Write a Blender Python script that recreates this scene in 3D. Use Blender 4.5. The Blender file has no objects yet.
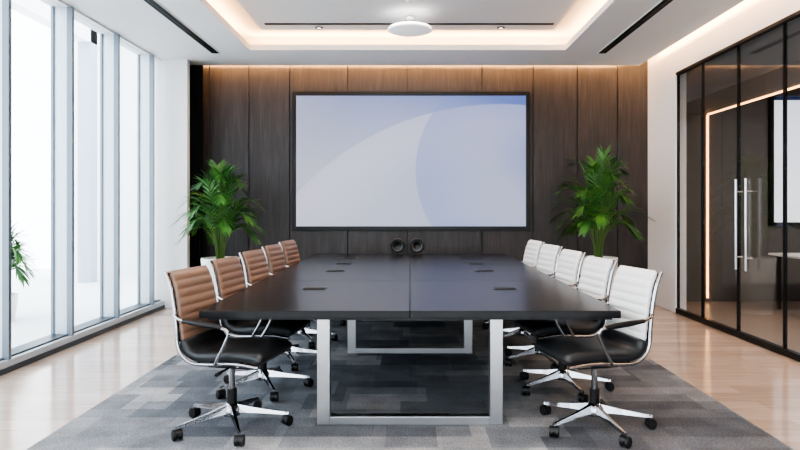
import bpy, math, random
from mathutils import Vector, Matrix
random.seed(7)
sc=bpy.context.scene
FPX=620.0; H=1.37; HC=3.37; XL=-3.35; XR=3.46; YB=9.0; YF=-2.0; HU=3.6

# ---------------------------------------------------------------- materials
def mat(name,col=(.5,.5,.5),rough=.5,metal=0,emit=None,es=0,spec=.5,coat=0):
    m=bpy.data.materials.new(name); m.use_nodes=True
    b=m.node_tree.nodes['Principled BSDF']
    b.inputs['Base Color'].default_value=(*col,1); b.inputs['Roughness'].default_value=rough
    b.inputs['Metallic'].default_value=metal
    b.inputs['Specular IOR Level'].default_value=spec
    b.inputs['Coat Weight'].default_value=coat
    if emit: 
        b.inputs['Emission Color'].default_value=(*emit,1); b.inputs['Emission Strength'].default_value=es
    return m
def N(m,t,**k):
    n=m.node_tree.nodes.new(t)
    for a,v in k.items(): setattr(n,a,v)
    return n
def L(m,a,b): m.node_tree.links.new(a,b)
def bsdf(m): return m.node_tree.nodes['Principled BSDF']
def coords(m,scale=(1,1,1),rot=(0,0,0)):
    t=N(m,'ShaderNodeTexCoord'); mp=N(m,'ShaderNodeMapping')
    mp.inputs['Scale'].default_value=scale; mp.inputs['Rotation'].default_value=rot
    L(m,t.outputs['Object'],mp.inputs['Vector']); return mp.outputs['Vector']
def ramp(m,fac,stops):
    r=N(m,'ShaderNodeValToRGB'); e=r.color_ramp.elements
    while len(e)<len(stops): e.new(.5)
    for i,(p,c) in enumerate(stops): e[i].position=p; e[i].color=(*c,1)
    L(m,fac,r.inputs['Fac']); return r.outputs['Color']
def mix(m,fac,a,b,bt='MIX'):
    n=N(m,'ShaderNodeMix',data_type='RGBA',blend_type=bt)
    for s,v in ((0,fac),(6,a),(7,b)):
        if hasattr(v,'links'): L(m,v,n.inputs[s])
        elif isinstance(v,tuple): n.inputs[s].default_value=(*v,1)
        else: n.inputs[s].default_value=v
    return n.outputs[2]
def mth(m,op,a,b=None):
    n=N(m,'ShaderNodeMath',operation=op)
    for i,v in enumerate((a,b)):
        if v is None: continue
        if hasattr(v,'links'): L(m,v,n.inputs[i])
        else: n.inputs[i].default_value=v
    return n.outputs[0]

M_white=mat('white_plaster',(.84,.84,.84),.7)
M_ceil=mat('ceiling_paint',(.82,.82,.82),.75)
M_blackmetal=mat('black_frame',(.012,.012,.013),.35,.3)
M_alu=mat('aluminium',(.55,.60,.65),.4,.5)
M_alum=mat('aluminium_mid',(.20,.235,.27),.4,.5)
M_alud=mat('aluminium_dark',(.10,.12,.14),.4,.6)
M_chrome=mat('chrome',(.42,.42,.44),.14,1)
M_steel=mat('brushed_steel',(.58,.58,.59),.33,1)
M_black=mat('black_plastic',(.012,.012,.013),.4)
M_curtain=mat('curtain_fabric',(.012,.012,.014),.9)
M_slot=mat('slot_black',(.006,.006,.006),.6)

def wood_panel():
    m=mat('walnut_panel',rough=.42)
    v=coords(m,(6,6,.55))
    n=N(m,'ShaderNodeTexNoise'); n.inputs['Scale'].default_value=3; n.inputs['Detail'].default_value=8; n.inputs['Roughness'].default_value=.65
    n.inputs['Distortion'].default_value=.6
    L(m,v,n.inputs['Vector'])
    c=ramp(m,n.outputs['Fac'],[(.3,(.031,.0275,.028)),(.5,(.046,.041,.041)),(.72,(.067,.060,.060))])
    v2=coords(m,(60,60,1.2)); n2=N(m,'ShaderNodeTexNoise'); n2.inputs['Scale'].default_value=2; n2.inputs['Detail'].default_value=4
    L(m,v2,n2.inputs['Vector'])
    c2=ramp(m,n2.outputs['Fac'],[(.35,(.75,.75,.75)),(.65,(1.12,1.12,1.12))])
    L(m,mix(m,1.0,c,c2,'MULTIPLY'),bsdf(m).inputs['Base Color'])
    return m
M_wood=wood_panel()

def floor_wood():
    m=mat('oak_floor',rough=.3)
    v=coords(m,(1,1,1))
    b=N(m,'ShaderNodeTexBrick'); b.offset=.37
    b.inputs['Scale'].default_value=1; b.inputs['Brick Width'].default_value=1.5; b.inputs['Row Height'].default_value=.19
    b.inputs['Mortar Size'].default_value=.002; b.inputs['Mortar Smooth'].default_value=.3
    b.inputs['Color1'].default_value=(.44,.34,.28,1); b.inputs['Color2'].default_value=(.53,.42,.35,1); b.inputs['Mortar'].default_value=(.32,.24,.19,1)
    L(m,v,b.inputs['Vector'])
    v2=coords(m,(1.2,14,1)); n=N(m,'ShaderNodeTexNoise'); n.inputs['Scale'].default_value=2; n.inputs['Detail'].default_value=6
    L(m,v2,n.inputs['Vector'])
    c2=ramp(m,n.outputs['Fac'],[(.3,(.88,.88,.88)),(.7,(1.10,1.09,1.08))])
    L(m,mix(m,1.0,b.outputs['Color'],c2,'MULTIPLY'),bsdf(m).inputs['Base Color'])
    bsdf(m).inputs['Roughness'].default_value=.14; bsdf(m).inputs['Specular IOR Level'].default_value=.7
    return m
M_floor=floor_wood()

def carpet_mat():
    m=mat('patchwork_carpet',rough=.95,spec=.1)
    def cells(sx,sy,off):
        t=N(m,'ShaderNodeTexCoord'); mp=N(m,'ShaderNodeMapping'); mp.inputs['Scale'].default_value=(sx,sy,0)
        mp.inputs['Location'].default_value=(off,off*.7,0)
        L(m,t.outputs['Object'],mp.inputs['Vector'])
        s=N(m,'ShaderNodeSeparateXYZ'); L(m,mp.outputs['Vector'],s.inputs[0])
        fy=mth(m,'FLOOR',s.outputs[1]); 
        w=N(m,'ShaderNodeTexWhiteNoise',noise_dimensions='1D'); L(m,fy,w.inputs['W'])
        x2=mth(m,'ADD',s.outputs[0],w.outputs['Value'])
        fx=mth(m,'FLOOR',x2)
        c=N(m,'ShaderNodeCombineXYZ'); L(m,fx,c.inputs[0]); L(m,fy,c.inputs[1])
        w2=N(m,'ShaderNodeTexWhiteNoise',noise_dimensions='2D'); L(m,c.outputs[0],w2.inputs['Vector'])
        return w2.outputs['Value']
    a=cells(1.7,3.0,0); b=cells(3.3,3.0,5)
    s=mth(m,'ADD',mth(m,'MULTIPLY',a,.6),mth(m,'MULTIPLY',b,.4))
    c=ramp(m,s,[(.12,(.115,.125,.143)),(.42,(.175,.187,.208)),(.66,(.245,.255,.273)),(.9,(.36,.36,.368))])
    v=coords(m,(1,1,1)); n=N(m,'ShaderNodeTexNoise'); n.inputs['Scale'].default_value=90; n.inputs['Detail'].default_value=3
    L(m,v,n.inputs['Vector'])
    n3=N(m,'ShaderNodeTexNoise'); n3.inputs['Scale'].default_value=5; n3.inputs['Detail'].default_value=4; L(m,v,n3.inputs['Vector'])
    c2=ramp(m,n.outputs['Fac'],[(.3,(.7,.7,.7)),(.7,(1.25,1.25,1.25))])
    c3=ramp(m,n3.outputs['Fac'],[(.3,(.82,.82,.82)),(.7,(1.15,1.15,1.15))])
    L(m,mix(m,1.0,mix(m,1.0,c,c2,'MULTIPLY'),c3,'MULTIPLY'),bsdf(m).inputs['Base Color'])
    bp=N(m,'ShaderNodeBump'); bp.inputs['Strength'].default_value=.4; bp.inputs['Distance'].default_value=.01
    L(m,n.outputs['Fac'],bp.inputs['Height']); L(m,bp.outputs[0],bsdf(m).inputs['Normal'])
    return m
M_carpet=carpet_mat()

def glass(name,tint,base=.04,scale=.9):
    m=bpy.data.materials.new(name); m.use_nodes=True; nt=m.node_tree; nt.nodes.clear()
    o=N(m,'ShaderNodeOutputMaterial'); t=N(m,'ShaderNodeBsdfTransparent'); g=N(m,'ShaderNodeBsdfGlossy'); f=N(m,'ShaderNodeLayerWeight'); x=N(m,'ShaderNodeMixShader')
    t.inputs['Color'].default_value=(*tint,1); g.inputs['Roughness'].default_value=0.0; f.inputs['Blend'].default_value=.5
    fac=mth(m,'ADD',mth(m,'MULTIPLY',mth(m,'POWER',f.outputs['Facing'],5.0),scale),base)
    L(m,fac,x.inputs[0]); L(m,t.outputs[0],x.inputs[1]); L(m,g.outputs[0],x.inputs[2]); L(m,x.outputs[0],o.inputs['Surface'])
    return m
M_glass=glass('window_glass',(.97,.985,.99),.025,.5)
M_pglass=glass('partition_glass',(.90,.90,.90),.08,.9)

def leather(name,col,rough=.38):
    m=mat(name,col,rough)
    v=coords(m); n=N(m,'ShaderNodeTexNoise'); n.inputs['Scale'].default_value=260; L(m,v,n.inputs['Vector'])
    bp=N(m,'ShaderNodeBump'); bp.inputs['Strength'].default_value=.15; bp.inputs['Distance'].default_value=.002
    L(m,n.outputs['Fac'],bp.inputs['Height']); L(m,bp.outputs[0],bsdf(m).inputs['Normal'])
    return m
M_tan=leather('tan_leather',(.23,.145,.105)); M_wht=leather('window_lit_leather',(.70,.69,.68)); M_blk=leather('black_leather',(.024,.026,.028),.33)  # white backs of the right row include window light in their colour

def leaf_mat():
    m=mat('palm_leaf',rough=.4)
    v=coords(m); n=N(m,'ShaderNodeTexNoise'); n.inputs['Scale'].default_value=6; L(m,v,n.inputs['Vector'])
    L(m,ramp(m,n.outputs['Fac'],[(.3,(.022,.085,.018)),(.55,(.055,.18,.035)),(.8,(.13,.30,.06))]),bsdf(m).inputs['Base Color'])
    return m
M_leaf=leaf_mat(); M_stem=mat('palm_stem',(.12,.22,.05),.5); M_soil=mat('soil',(.03,.02,.015),.95); M_pot=mat('white_ceramic',(.82,.82,.81),.3)

M_table=mat('black_laminate',(.012,.012,.013),.26,spec=.4)

# ---------------------------------------------------------------- mesh builder
class MB:
    def __init__(s): s.v=[]; s.f=[]; s.m=[]; s.sm=[]; s.mats=[]
    def mi(s,m):
        if m not in s.mats: s.mats.append(m)
        return s.mats.index(m)
    def add(s,vs,fs,m,smooth=False,mx=None):
        o=len(s.v); k=s.mi(m)
        for p in vs:
            p=Vector(p)
            if mx is not None: p=mx@p
            s.v.append(p)
        for f in fs: s.f.append([i+o for i in f]); s.m.append(k); s.sm.append(smooth)
    def box(s,lo,hi,m,mx=None,bev=0):
        x0,y0,z0=lo; x1,y1,z1=hi
        if bev<=0:
            vs=[(x0,y0,z0),(x1,y0,z0),(x1,y1,z0),(x0,y1,z0),(x0,y0,z1),(x1,y0,z1),(x1,y1,z1),(x0,y1,z1)]
            s.add(vs,[(0,3,2,1),(4,5,6,7),(0,1,5,4),(1,2,6,5),(2,3,7,6),(3,0,4,7)],m,False,mx)
        else:
            import bmesh
            bm=bmesh.new(); bmesh.ops.create_cube(bm,size=1)
            for v in bm.verts: v.co=Vector(((x0+x1)/2+v.co.x*(x1-x0),(y0+y1)/2+v.co.y*(y1-y0),(z0+z1)/2+v.co.z*(z1-z0)))
            bmesh.ops.bevel(bm,geom=bm.edges[:],offset=bev,segments=2,affect='EDGES',profile=.5)
            bm.verts.index_update()
            s.add([v.co.copy() for v in bm.verts],[[v.index for v in f.verts] for f in bm.faces],m,False,mx); bm.free()
    def tube(s,pts,r,m,seg=10,smooth=True,mx=None,flat=None,caps=True):
        pts=[Vector(p) for p in pts]; n=len(pts); vs=[]; fs=[]
        rr=r if isinstance(r,(list,tuple)) else [r]*n
        prev=None
        for i,p in enumerate(pts):
            t=(pts[min(i+1,n-1)]-pts[max(i-1,0)]).normalized()
            if prev is None:
                a=Vector((0,1,0)) if abs(t.y)<.9 else Vector((1,0,0))
            else: a=prev
            u=(a-t*a.dot(t)).normalized(); prev=u; w=t.cross(u)
            for k in range(seg):
                an=2*math.pi*k/seg
                vs.append(p+u*math.cos(an)*rr[i]*(flat or 1)+w*math.sin(an)*rr[i])
        for i in range(n-1):
            for k in range(seg):
                k2=(k+1)%seg; fs.append((i*seg+k,i*seg+k2,(i+1)*seg+k2,(i+1)*seg+k))
        s.add(vs,fs,m,smooth,mx)
        if caps:
            s.add(vs[:seg],[tuple(range(seg))[::-1]],m,False,mx); s.add(vs[-seg:],[tuple(range(seg))],m,False,mx)
    def lathe(s,prof,m,seg=32,c=(0,0,0),smooth=True,mx=None,sq=None):
        vs=[];fs=[]
        for (r,z) in prof:
            for k in range(seg):
                a=2*math.pi*k/seg; vs.append((c[0]+r*math.cos(a),c[1]+r*math.sin(a),c[2]+z))
        for i in range(len(prof)-1):
            for k in range(seg):
                k2=(k+1)%seg; fs.append((i*seg+k,i*seg+k2,(i+1)*seg+k2,(i+1)*seg+k))
        s.add(vs,fs,m,smooth,mx)
    def mesh(s,name):
        me=bpy.data.meshes.new(name); me.from_pydata([tuple(v) for v in s.v],[],s.f)
        for m in s.mats: me.materials.append(m)
        me.polygons.foreach_set('material_index',s.m); me.polygons.foreach_set('use_smooth',s.sm)
        me.update(); return me
    def obj(s,name,loc=(0,0,0),rz=0,parent=None,me=None):
        me=me or s.mesh(name); o=bpy.data.objects.new(name,me); sc.collection.objects.link(o)
        o.location=loc; o.rotation_euler=(0,0,rz)
        if parent: o.parent=parent
        return o
def boxobj(name,lo,hi,m,bev=0,parent=None):
    b=MB(); b.box(lo,hi,m,bev=bev); return b.obj(name,parent=parent)
def catmull(P,n=12):
    P=[Vector(p) for p in P]; Q=[P[0]*2-P[1]]+P+[P[-1]*2-P[-2]]; out=[]
    for i in range(1,len(Q)-2):
        for k in range(n):
            t=k/n; a,b,c,d=Q[i-1:i+3]
            out.append(.5*((2*b)+(-a+c)*t+(2*a-5*b+4*c-d)*t*t+(-a+3*b-3*c+d)*t**3))
    out.append(P[-1]); return out

# ---------------------------------------------------------------- room shell
boxobj('floor',(XL-.15,YF,-.1),(XR+.04,YB+.1,0),M_floor)
b=MB(); b.box((-2.15,1.2,.001),(2.15,8.2,.012),M_carpet); b.obj('carpet')
b=MB(); b.box((XL-.15,YB,0),(XR+.04,YB+.1,HU+.1),M_slot)
seams=[-3.35,-2.90,-2.33,-1.74,-.90,-.04,1.04,1.78,2.42,3.0,3.46]
for i in range(len(seams)-1):
    b.box((seams[i]+.005,YB-.03,0),(seams[i+1]-.005,YB-.001,HU-.001),M_wood,bev=.003)
b.obj('wall_back')
# front wall (behind the camera) : piers, with unseen glazing added to bring in frontal daylight
q=MB(); q.box((XL-.15,YF-.1,3.1),(XR+.04,YF,HU),M_white); q.box((XL-.15,YF-.1,0),(XL+.15,YF,3.1),M_white); q.box((XR-.3,YF-.1,0),(XR+.04,YF,3.1),M_white)
q.obj('wall_front')
q=MB(); q.box((XL+.15,YF-.08,0),(XR-.3,YF-.02,.08),M_alud)
for x in (-2.1,-1.0,.1,1.2,2.2): q.box((x-.025,YF-.08,.08),(x+.025,YF-.02,3.1),M_alud)
q.obj('trim_added_front_window')
boxobj('window_30',(XL+.15,YF-.055,.08),(XR-.3,YF-.045,3.1),M_glass)
boxobj('wall_right',(XR-.02,8.03,0),(XR+.12,YB-.031,3.11),M_white)
boxobj('trim_bulkhead',(XR-.02,YF,3.11),(XR+.12,YB-.031,HU),M_white)
boxobj('wall_left_column',(XL-.1,8.40,0),(-3.02,8.50,HC),M_white)
boxobj('wall_left',(XL-.15,8.50,0),(XL-.02,YB,HU),M_white)
boxobj('trim_window_head',(XL-.2,YF,HC-.02),(XL-.03,8.5,HU),M_white)
# ceiling
b=MB()
TX0,TX1,TY0,TY1=-2.04,1.98,1.0,7.9; LT=3.44
b.box((XL-.03,YF,HC),(TX0,8.76,LT),M_ceil); b.box((TX1,YF,HC),(3.24,8.76,LT),M_ceil)
b.box((TX0,YF,HC),(TX1,TY0,LT),M_ceil); b.box((TX0,TY1,HC),(TX1,8.76,LT),M_ceil)
b.box((XL-.2,YF,HU),(XR+.12,YB+.1,HU+.1),M_ceil)
b.box((TX0+.22,TY0+.22,3.54),(TX1-.22,TY1-.30,HU),M_ceil)
g=.30
b.box((TX0-g-.02,TY0-g,LT),(TX0-g,TY1+g,HU),M_ceil); b.box((TX1+g,TY0-g,LT),(TX1+g+.02,TY1+g,HU),M_ceil)
b.box((TX0-g,TY1+g,LT),(TX1+g,TY1+g+.02,HU),M_ceil); b.box((TX0-g,TY0-g-.02,LT),(TX1+g,TY0-g,HU),M_ceil)
b.obj('ceiling')
for n,x in (('a',-2.52),('b',2.49)):
    q=MB(); q.box((x-.05,2.0,HC-.006),(x+.05,8.05,HC),M_slot); q.box((x-.005,2.0,HC-.010),(x+.005,8.05,HC-.006),M_blackmetal)
    q.box((x-.058,2.0,HC-.008),(x-.05,8.05,HC),M_white); q.box((x+.05,2.0,HC-.008),(x+.058,8.05,HC),M_white); q.obj('slot_diffuser')
q=MB(); q.box((-1.72,7.32,3.53),(1.70,7.36,3.54),M_slot); q.obj('slot_diffuser')
M_lamp=mat('lamp_glow',(1,1,1),.5,emit=(1,.93,.84),es=3)
def downlight(x,y,z):
    q=MB(); q.lathe([(.0,-.004),(.03,-.004)],M_lamp); q.lathe([(.03,-.004),(.034,-.012),(.045,-.012),(.047,0)],M_blackmetal); q.obj('downlight',(x,y,z))
for x,y,z in ((-1.1,7.5,3.54),(1.1,7.5,3.54),(-1.0,4.5,3.54),(1.0,4.5,3.54)): downlight(x,y,z)
q=MB(); MS=mat('pendant_shade',(.85,.85,.85),.4,emit=(1,.98,.95),es=.28)
q.lathe([(.0,0),(.23,0),(.248,.006),(.25,.030),(.24,.040),(0,.042)],MS,seg=48)
for a in (0,2.1,4.2): q.tube([(.2*math.cos(a),.2*math.sin(a),.036),(.0,.0,.14)],.0015,M_chrome,seg=5)
q.lathe([(0,.135),(.04,.135),(.04,.159),(0,.159)],M_white,seg=20); q.obj('pendant_lamp',(0,7.02,3.36))
q=MB(); q.lathe([(0,0),(.03,0),(.045,.03),(.05,.04)],M_white,seg=24); q.obj('smoke_detector',(0,6.45,3.50))

WARM=(1,.53,.22)
def area(name,loc,sx,sy,power,col,rot=(0,0,0)):
    l=bpy.data.lights.new(name,'AREA'); l.shape='RECTANGLE'; l.size=sx; l.size_y=sy; l.energy=power; l.color=col
    o=bpy.data.objects.new(name,l); sc.collection.objects.link(o); o.location=loc; o.rotation_euler=rot; return o
up=(math.pi,0,0)
ZL=LT+.012
area('cove_light',(0,TY1+.12,ZL),4.2,.03,28,WARM,up); area('cove_light',(0,TY0-.12,ZL),4.2,.03,20,WARM,up)
area('cove_light',(TX0-.12,4.4,ZL),.03,7,40,WARM,up); area('cove_light',(TX1+.12,4.4,ZL),.03,7,40,WARM,up)
area('cove_light',(0,8.70,ZL),6.2,.03,240,WARM,(math.radians(180-50),0,0))
area('cove_light',(3.18,3.9,ZL),.03,9.4,140,WARM,(0,math.radians(180+50),0))

# ---------------------------------------------------------------- left window wall
ys=[5.17+.97*k for k in range(-7,4)]
for i,y in enumerate(ys):
    q=MB(); q.box((XL-.17,y-.012,.10),(XL-.03,y+.012,HC-.02),M_alu); q.box((XL-.04,y-.018,.10),(XL+.015,y+.018,HC-.02),M_alum)
    q.box((XL-.19,y-.03,.10),(XL-.165,y+.03,HC-.02),M_alum); q.obj('window_mullion')
q=MB(); q.box((XL-.19,YF,0),(XL+.03,8.40,.045),M_alud); q.box((XL-.19,YF,.045),(XL+.02,8.40,.10),M_alu)
q.box((XL-.19,YF,.10),(XL-.03,8.40,.115),M_alud); q.obj('trim_window_sill')
allys=[YF]+ys+[8.40]
k=1
for a,c in zip(allys[:-1],allys[1:]):
    if c-a<.1: continue
    boxobj('window_%d'%k,(XL-.105,a+.013,.115),(XL-.095,c-.013,HC-.02),M_glass); k+=1

M_terr=mat('terrace_stone',(.70,.71,.72),.6)
boxobj('terrace_floor',(-9,-5,-.12),(XL-.2,14,-.02),M_terr)
boxobj('terrace_floor_front',(-3.4,-8,-.12),(8,YF-.15,-.02),M_terr)
boxobj('exterior_wall',(-7.2,12.5,-.02),(-3.6,12.8,6),mat('exterior_white',(.82,.83,.85),.7))
q=MB(); MC=mat('exterior_column',(.40,.46,.53),.5)
for y in (1.5,4.0,6.5,9.0,11.5): q.box((-6.1,y-.12,-.02),(-5.86,y+.12,5),MC)
q.box((-6.1,-4,4.4),(-5.86,12.4,4.8),M_white); q.obj('exterior_colonnade')

# ---------------------------------------------------------------- right partition
yr=[8.03,7.36,6.56,5.75,4.75,3.75,2.75,1.75,.75,-.25,YF]
q=MB(); q.box((XR-.02,YF,0),(XR+.04,8.03,.06),M_blackmetal); q.box((XR-.02,YF,3.075),(XR+.04,8.03,3.11),M_blackmetal); q.obj('trim_partition_rails')
for y in yr[:-1]:
    q=MB(); w=.008; q.box((XR-.006,y-w-.012,.06),(XR+.028,y+w-.012,3.075),M_blackmetal); q.obj('partition_mullion')
for i in range(len(yr)-1):
    nm='door_%d'%(i-1) if i in (2,3) else 'window_%d'%(20+i)
    boxobj(nm,(XR+.005,yr[i+1]+.001,.061),(XR+.013,yr[i]-.021,3.074),M_pglass)
def handle(y):
    q=MB(); x=XR-.06
    q.tube([(x,y,.72),(x,y,1.66)],.014,M_steel,seg=14)
    for z in (.85,1.53): q.tube([(x,y,z),(XR+.006,y,z)],.008,M_steel)
    q.obj('door_handle')
handle(6.56-.09); handle(6.56-.28)
NX=7.6
M_dark=mat('dark_wall',(.15,.142,.138),.6)
M_nfloor=mat('neighbour_floor',(.30,.24,.20),.3)
boxobj('floor_neighbour',(XR+.04,YF,-.1),(NX,YB+.1,0),M_nfloor)
boxobj('wall_neighbour_back',(XR+.12,YB,0),(NX,YB+.1,3.3),M_dark)
boxobj('wall_neighbour_side',(NX,YF,0),(NX+.1,YB+.1,3.3),M_dark)
boxobj('wall_neighbour_front',(XR+.12,YF-.1,0),(NX,YF,3.3),M_dark)
q=MB(); q.box((XR+.12,YF,3.12),(NX,YB,3.3),mat('neighbour_ceiling',(.40,.39,.385),.7)); q.box((XR+.12,YF,2.72),(4.30,YB,3.12),M_dark); q.obj('ceiling_neighbour')
M_led=mat('led_strip',(1,.7,.4),.5,emit=(1,.52,.22),es=5)
q=MB(); q.box((4.302,YF+.01,2.70),(4.325,YB-.03,2.719),M_led); q.box((4.302,YB-.022,.05),(4.325,YB-.002,2.70),M_led); q.obj('led_strip_light')
M_tv=mat('tv_image',(.5,.5,.5),.3,emit=(.75,.8,.88),es=1.1)
q=MB(); q.box((5.2,YB-.06,1.1),(8.2-.8,YB-.001,2.96),M_blackmetal); q.box((5.25,YB-.064,1.15),(7.35,YB-.06,2.91),M_tv); q.obj('wall_television')
q=MB(); q.box((4.85,7.6,.72),(6.6,8.4,.75),M_white,bev=.006)
for x in (4.95,6.5):
    for y in (7.68,8.32): q.box((x-.02,y-.02,0),(x+.02,y+.02,.72),M_blackmetal)
q.obj('side_desk')
area('neighbour_ceiling_light',(5.9,5.5,3.10),1.2,.3,150,(1,.9,.8))

# ---------------------------------------------------------------- projection screen
def screen_mat():
    m=bpy.data.materials.new('screen_image'); m.use_nodes=True
    b=bsdf(m); b.inputs['Base Color'].default_value=(.02,.02,.02,1); b.inputs['Roughness'].default_value=.35
    t=N(m,'ShaderNodeTexCoord'); s=N(m,'ShaderNodeSeparateXYZ'); L(m,t.outputs['Object'],s.inputs[0])
    X=s.outputs[0]; Z=s.outputs[2]
    def circ(cx,cz,r,soft):
        dx=mth(m,'SUBTRACT',X,cx); dz=mth(m,'SUBTRACT',Z,cz)
        d=mth(m,'SQRT',mth(m,'ADD',mth(m,'MULTIPLY',dx,dx),mth(m,'MULTIPLY',dz,dz)))
        n=N(m,'ShaderNodeMapRange'); n.inputs['From Min'].default_value=r; n.inputs['From Max'].default_value=r-soft
        L(m,d,n.inputs['Value']); return n.outputs[0]
    gx=N(m,'ShaderNodeMapRange'); gx.inputs['From Min'].default_value=-1.6; gx.inputs['From Max'].default_value=1.8; L(m,mth(m,'ADD',X,mth(m,'MULTIPLY',Z,.8)),gx.inputs['Value'])
    c=ramp(m,gx.outputs[0],[(0,(.52,.54,.66)),(.4,(.32,.38,.64)),(1,(.11,.19,.58))])
    c=mix(m,mth(m,'MULTIPLY',circ(.28,-1.14,2.3,.9),.55),c,(.58,.61,.74))
    c=mix(m,mth(m,'MULTIPLY',mth(m,'SUBTRACT',circ(1.29,-3.17,4.0,.02),circ(1.29,-3.4,3.95,.7)),.45),c,(.74,.76,.88))
    c=mix(m,mth(m,'MULTIPLY',circ(1.29,-3.4,3.6,1.2),.72),c,(.50,.53,.66))
    c=mix(m,mth(m,'MULTIPLY',mth(m,'SUBTRACT',circ(1.58,-.13,1.52,.015),circ(1.75,-.13,1.5,.9)),.5),c,(.22,.30,.64))
    L(m,c,b.inputs['Emission Color']); b.inputs['Emission Strength'].default_value=.78
    return m
sx0,sx1=(293-410)/69,(529-410)/69; sz0,sz1=H+(207-230)/69,H+(207-92.5)/69
cx,cz=(sx0+sx1)/2,(sz0+sz1)/2; w,h=(sx1-sx0)/2,(sz1-sz0)/2
e=bpy.data.objects.new('wall_screen',None); sc.collection.objects.link(e); e.location=(cx,YB-.03,cz)
q=MB()
fr=.055
q.box((-w,-.06,-h),(-w+fr,0,h),M_blackmetal,bev=.004); q.box((w-fr,-.06,-h),(w,0,h),M_blackmetal,bev=.004)
q.box((-w+fr,-.06,-h),(w-fr,0,-h+fr),M_blackmetal,bev=.004); q.box((-w+fr,-.06,h-fr),(w-fr,0,h),M_blackmetal,bev=.004)
q.box((-w+fr,-.02,-h+fr),(w-fr,0,h-fr),M_blackmetal); q.obj('frame',parent=e)
q=MB(); q.box((-w+fr,-.035,-h+fr),(w-fr,-.021,h-fr),screen_mat()); q.obj('display',parent=e)

q=MB(); n=60; vs=[];fs=[]
for i in range(n+1):
    x=-3.33+(.41)*i/n; y=8.75+.045*math.sin(i*.9)
    vs+= [(x,y,.0),(x,y,3.42)]
for i in range(n): fs.append((2*i,2*i+2,2*i+3,2*i+1))
q.add(vs,fs,M_curtain,True); q.obj('curtain')

# ---------------------------------------------------------------- table
tb=bpy.data.objects.new('conference_table',None); sc.collection.objects.link(tb)
TW=1.26; TN,TF=3.70,8.25; TH=.75
q=MB()
for x0,x1 in ((-TW,-.0015),(.0015,TW)):
    for y0,y1 in ((TN,5.2),(5.204,6.72),(6.724,TF)):
        q.box((x0,y0,.705),(x1,y1,TH),M_table,bev=.003)
q.box((-TW+.04,TN+.04,.69),(TW-.04,TF-.04,.706),M_black)
q.obj('top',parent=tb)
for i,(y) in enumerate((4.70,6.0,6.75,7.5)):
    for x in (-.72,.72):
        q=MB(); q.box((x-.085,y-.05,TH),(x+.085,y+.05,TH+.004),M_black,bev=.001); q.box((x-.075,y-.04,TH+.0035),(x+.075,y+.035,TH+.006),M_slot)
        q.obj('cable_hatch',parent=tb)
for i,y in enumerate((3.90,5.78,7.45)):
    q=MB(); lw=.08; ld=.035; W=.58
    q.box((-W,y-ld,0.012),(-W+lw,y+ld,.69),M_steel,bev=.003); q.box((W-lw,y-ld,.012),(W,y+ld,.69),M_steel,bev=.003)
    q.box((-W+lw,y-ld,.012),(W-lw,y+ld,.062),M_steel,bev=.003); q.box((-W+lw,y-ld,.665),(W-lw,y+ld,.69),M_black,bev=.003)
    q.obj('leg_frame',parent=tb)
q=MB(); q.box((-.5,3.94,.65),(-.44,7.4,.69),M_black); q.box((.44,3.94,.65),(.5,7.4,.69),M_black); q.obj('beam',parent=tb)

for x in (-.165,.09):
    q=MB(); q.box((-.085,-.03,.0),(.085,.05,.012),M_black,bev=.003)
    R=Matrix.Translation((0,0,.115))@Matrix.Rotation(math.radians(90),4,'X')
    q.lathe([(0,.0),(.03,.0),(.035,.02),(.06,.012),(.078,.03),(.09,.028),(.095,.01),(.095,-.03),(.08,-.05),(0,-.05)],M_black,seg=32,mx=R)
    q.lathe([(.060,.0135),(.062,.015),(.065,.0155)],M_alum,seg=32,mx=R); q.tube([(0,.01,.01),(0,.01,.05)],.02,M_black)
    q.obj('desk_speaker',(x,8.12,TH))

# ---------------------------------------------------------------- chair
def cushion(q,P,w,t,m,rib=0,n=14,seg=24,mxw=None):
    pts=catmull(P,n); ln=[0]
    for a,c in zip(pts[:-1],pts[1:]): ln.append(ln[-1]+(c-a).length)
    T=ln[-1]; ns=int(T/.0065); vs=[];fs=[]
    def at(s):
        for i in range(len(ln)-1):
            if ln[i+1]>=s or i==len(ln)-2:
                k=(s-ln[i])/(ln[i+1]-ln[i]+1e-9); return pts[i].lerp(pts[i+1],k),(pts[i+1]-pts[i]).normalized()
    for j in range(ns+1):
        s=T*j/ns; p,tg=at(s); nn=Vector((-tg.z,0,tg.x))
        e=min(s,T-s)/.03; e=min(1,e); ef=math.sqrt(max(0,1-(1-e)**2))
        tt=t*(.12+.88*ef); 
        if rib: tt*=(.62+.38*abs(math.sin(math.pi*s/rib))**.6)
        ww=w(s/T)-(1-ef)*.02
        for k in range(seg):
            a=2*math.pi*k/seg; ca,sa=math.cos(a),math.sin(a)
            y=ww*math.copysign(abs(ca)**.35,ca); z=tt*math.copysign(abs(sa)**.6,sa)
            vs.append(p+Vector((0,y,0))+nn*z)
    for j in range(ns):
        for k in range(seg):
            k2=(k+1)%seg; fs.append((j*seg+k,(j+1)*seg+k,(j+1)*seg+k2,j*seg+k2))
    fs.append(tuple(range(seg))); fs.append(tuple(range(ns*seg,(ns+1)*seg))[::-1])
    q.add(vs,fs,m,True)
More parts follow.
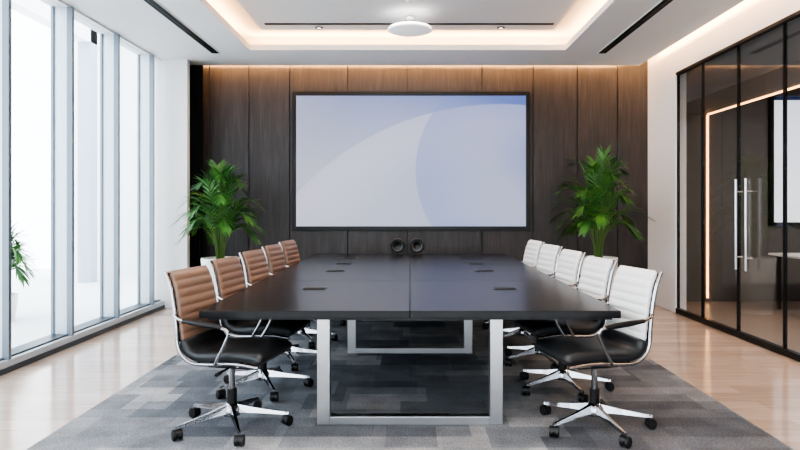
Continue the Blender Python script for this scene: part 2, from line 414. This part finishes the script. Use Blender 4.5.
def chair_mesh(name,mb):
    q=MB()
    seat=[(.295,0,.450),(.26,0,.478),(.13,0,.488),(-.03,0,.474),(-.12,0,.474),(-.185,0,.510),(-.212,0,.575)]
    back=[(-.205,0,.555),(-.222,0,.66),(-.240,0,.78),(-.266,0,.89),(-.302,0,.975)]
    cushion(q,seat,lambda u:.230-.014*u,.040,M_blk,rib=.0)
    cushion(q,back,lambda u:.214-.016*u,.024,mb,rib=.052)
    sb=[(p[0]-.026,0,p[2]-.006) for p in back]
    cushion(q,sb,lambda u:.210-.016*u,.009,M_blk)
    full=catmull([(.29,0,.435),(.13,0,.450),(-.02,0,.438),(-.145,0,.445),(-.222,0,.52),(-.240,0,.66),(-.258,0,.78),(-.284,0,.89),(-.318,0,.970)],6)
    for sy in (-1,1):
        q.tube([(p.x,sy*(.226-.014*max(0,(p.z-.5)/.5)),p.z) for p in full],.0115,M_chrome,seg=8)
        arm=catmull([(-.250,sy*.224,.72),(-.20,sy*.262,.705),(-.08,sy*.28,.680),(.07,sy*.282,.668),(.13,sy*.28,.640),(.10,sy*.275,.56),(.03,sy*.25,.45),(.0,sy*.20,.425)],6)
        q.tube(arm,.0095,M_chrome,seg=8)
        q.tube([(-.16,sy*.277,.697),(-.08,sy*.281,.688),(.03,sy*.283,.677),(.09,sy*.282,.668)],[.012,.017,.017,.012],M_black,seg=8)
    for x in (-.10,.16): q.tube([(x,-.225,.44),(x,.225,.44)],.011,M_chrome,seg=8)
    q.tube([(-.315,-.205,.960),(-.315,.205,.960)],.009,M_chrome,seg=8)
    q.box((-.13,-.07,.375),(.15,.07,.445),M_black,bev=.012)
    q.tube([(.05,-.07,.40),(.05,-.24,.395)],.006,M_chrome,seg=6); q.tube([(.05,-.22,.395),(.05,-.27,.392)],.010,M_black,seg=6)
    q.tube([(0,0,.10),(0,0,.24)],[.030,.030],M_black,seg=16); q.tube([(0,0,.24),(0,0,.38)],[.019,.019],M_chrome,seg=16)
    q.lathe([(.05,.075),(.052,.12),(.036,.145),(.03,.15)],M_chrome,seg=20)
    q.lathe([(0,.075),(.05,.075)],M_chrome,seg=20)
    for i in range(5):
        a=math.radians(18+72*i); R=Matrix.Rotation(a,4,'Z')
        vs=[]; 
        for (x,hw,z0,z1) in ((.03,.022,.095,.145),(.16,.014,.085,.115),(.31,.010,.070,.088),(.345,.008,.070,.084)):
            vs+=[(x,-hw,z0),(x,hw,z0),(x,hw*.6,z1),(x,-hw*.6,z1)]
        fs=[(3,2,1,0)]
        for j in range(3):
            for k in range(4): fs.append((4*j+k,4*j+(k+1)%4,4*j+4+(k+1)%4,4*j+4+k))
        fs.append((12,13,14,15)); q.add(vs,fs,M_chrome,False,R)
        q.tube([(.33,0,.045),(.33,0,.085)],.008,M_chrome,seg=8,mx=R)
        C=R@Matrix.Translation((.338,0,.030))@Matrix.Rotation(.7+i*1.3,4,'Z')
        for sy in (-1,1):
            q.tube([(0,sy*.006,0),(0,sy*.010,0),(0,sy*.024,0),(0,sy*.028,0)],[.024,.029,.029,.024],M_black,seg=16,mx=C)
        q.tube([(0,-.027,.006),(0,.027,.006)],[.031,.031],M_black,seg=10,mx=C@Matrix.Scale(.85,4,(1,0,0)))
    return q.mesh(name)
CT=chair_mesh('tan_office_chair',M_tan); CW=chair_mesh('window_lit_office_chair',M_wht)
for k in range(5):
    y=3.83+.80*k
    z=.012
    o=bpy.data.objects.new('office_chair',CT); sc.collection.objects.link(o); o.location=(-1.10,y,z); o.rotation_euler=(0,0,math.radians([-13,-9,-10,-8,-9][k]))
    o=bpy.data.objects.new('office_chair',CW); sc.collection.objects.link(o); o.location=(1.14,y,z); o.rotation_euler=(0,0,math.radians(180+[13,10,9,10,9][k]))
o=bpy.data.objects.new('office_chair',CT); sc.collection.objects.link(o); o.location=(5.3,7.3,0); o.rotation_euler=(0,0,math.radians(80))

# ---------------------------------------------------------------- palms
def palm(name,loc,seed,foliage_h=1.95,spread=.52,potr=.24,poth=.72,nf=28,rz=0):
    rnd=random.Random(seed); q=MB()
    q.lathe([(0,0),(potr*.78,0),(potr*.82,.01),(potr,poth-.02),(potr,poth),(potr-.02,poth),(potr-.03,poth-.05)],M_pot,seg=36)
    q.lathe([(potr-.028,poth-.05),(0,poth-.04)],M_soil,seg=24)
    hh0=foliage_h-poth
    for i in range(nf):
        a=i*2.39996+rnd.uniform(-.25,.25); u=(i+.5)/nf
        el=math.radians(86-60*u+rnd.uniform(-7,7))
        R=(hh0*(1-u)+spread*1.05*u)*rnd.uniform(.85,1.0)
        d=Vector((math.cos(a),math.sin(a),0)); base=d*rnd.uniform(.01,.06)+Vector((0,0,poth-.05))
        up=Vector((0,0,1)); P=[]
        tip=d*R*math.cos(el)+up*(R*math.sin(el)+ .12)
        zmin=.33*hh0
        if tip.z<zmin: tip.z=zmin
        for s in (0,.2,.4,.6,.8,1.0):
            hor=d*(tip.dot(d))*(s**1.5)
            ver=up*(tip.z*(1-(1-s)**1.6)+ .18*math.sin(math.pi*s) - .10*s**4*u)
            P.append(base+hor+ver)
        pts=catmull(P,5); n=len(pts)
        q.tube(pts,[.006*(1-.75*j/n) for j in range(n)],M_stem,seg=5)
        s0=int(n*.38)
        for j in range(s0,n):
            p=pts[j]
            t=(pts[min(j+1,n-1)]-pts[j-1]).normalized(); f=(j-s0)/(n-1-s0)
            side=Vector((-d.y,d.x,0)); upv=side.cross(t).normalized()
            if upv.z<0: upv=-upv
            ll=(.10+.14*math.sin(math.pi*min(1,.2+f*.75)))*rnd.uniform(.85,1.1)
            for sg in (-1,1):
                tw=rnd.uniform(-.1,.25)
                dirv=(side*sg*(.85-.55*f)+t*(.55+.6*f)+upv*tw).normalized()
                wv=dirv.cross(upv).normalized(); vs=[]
                for kk,wd in ((0,.004),(.3,.012),(.65,.009),(1,.001)):
                    c=p+dirv*ll*kk+Vector((0,0,-.20*ll*kk*kk))
                    vs+=[c-wv*wd,c+wv*wd]
                q.add(vs,[(0,1,3,2),(2,3,5,4),(4,5,7,6)],M_leaf)
    return q.obj(name,loc,rz)
palm('potted_palm',(-2.43,7.95,0),3,1.82,.54)
palm('potted_palm',(2.45,8.05,0),11,2.0,.58,rz=.6)
palm('potted_palm',(-5.0,7.6,-.02),5,1.0,.32,.17,.32,16)

# ---------------------------------------------------------------- light
w=bpy.data.worlds.new('sky_world'); sc.world=w; w.use_nodes=True
bg=w.node_tree.nodes['Background']; bg.inputs['Color'].default_value=(.88,.94,1,1); bg.inputs['Strength'].default_value=4.7
for y in (2.2,4.4,6.6):
    area('added_fill_light',(0,y,3.53),2.2,.35,30,(1,.96,.92))  # fill lamps added to brighten the room, not real ceiling panels

cam=bpy.data.cameras.new('camera'); co=bpy.data.objects.new('camera',cam); sc.collection.objects.link(co); sc.camera=co
co.location=(0,0,H); co.rotation_euler=(math.radians(90),0,0)
cam.sensor_width=36; cam.lens=FPX/800*36; cam.shift_x=-10/800; cam.shift_y=-18/800; cam.clip_start=.05
sc.view_settings.view_transform='AgX'
try: sc.view_settings.look='AgX - High Contrast'
except Exception: pass
sc.view_settings.exposure=.15
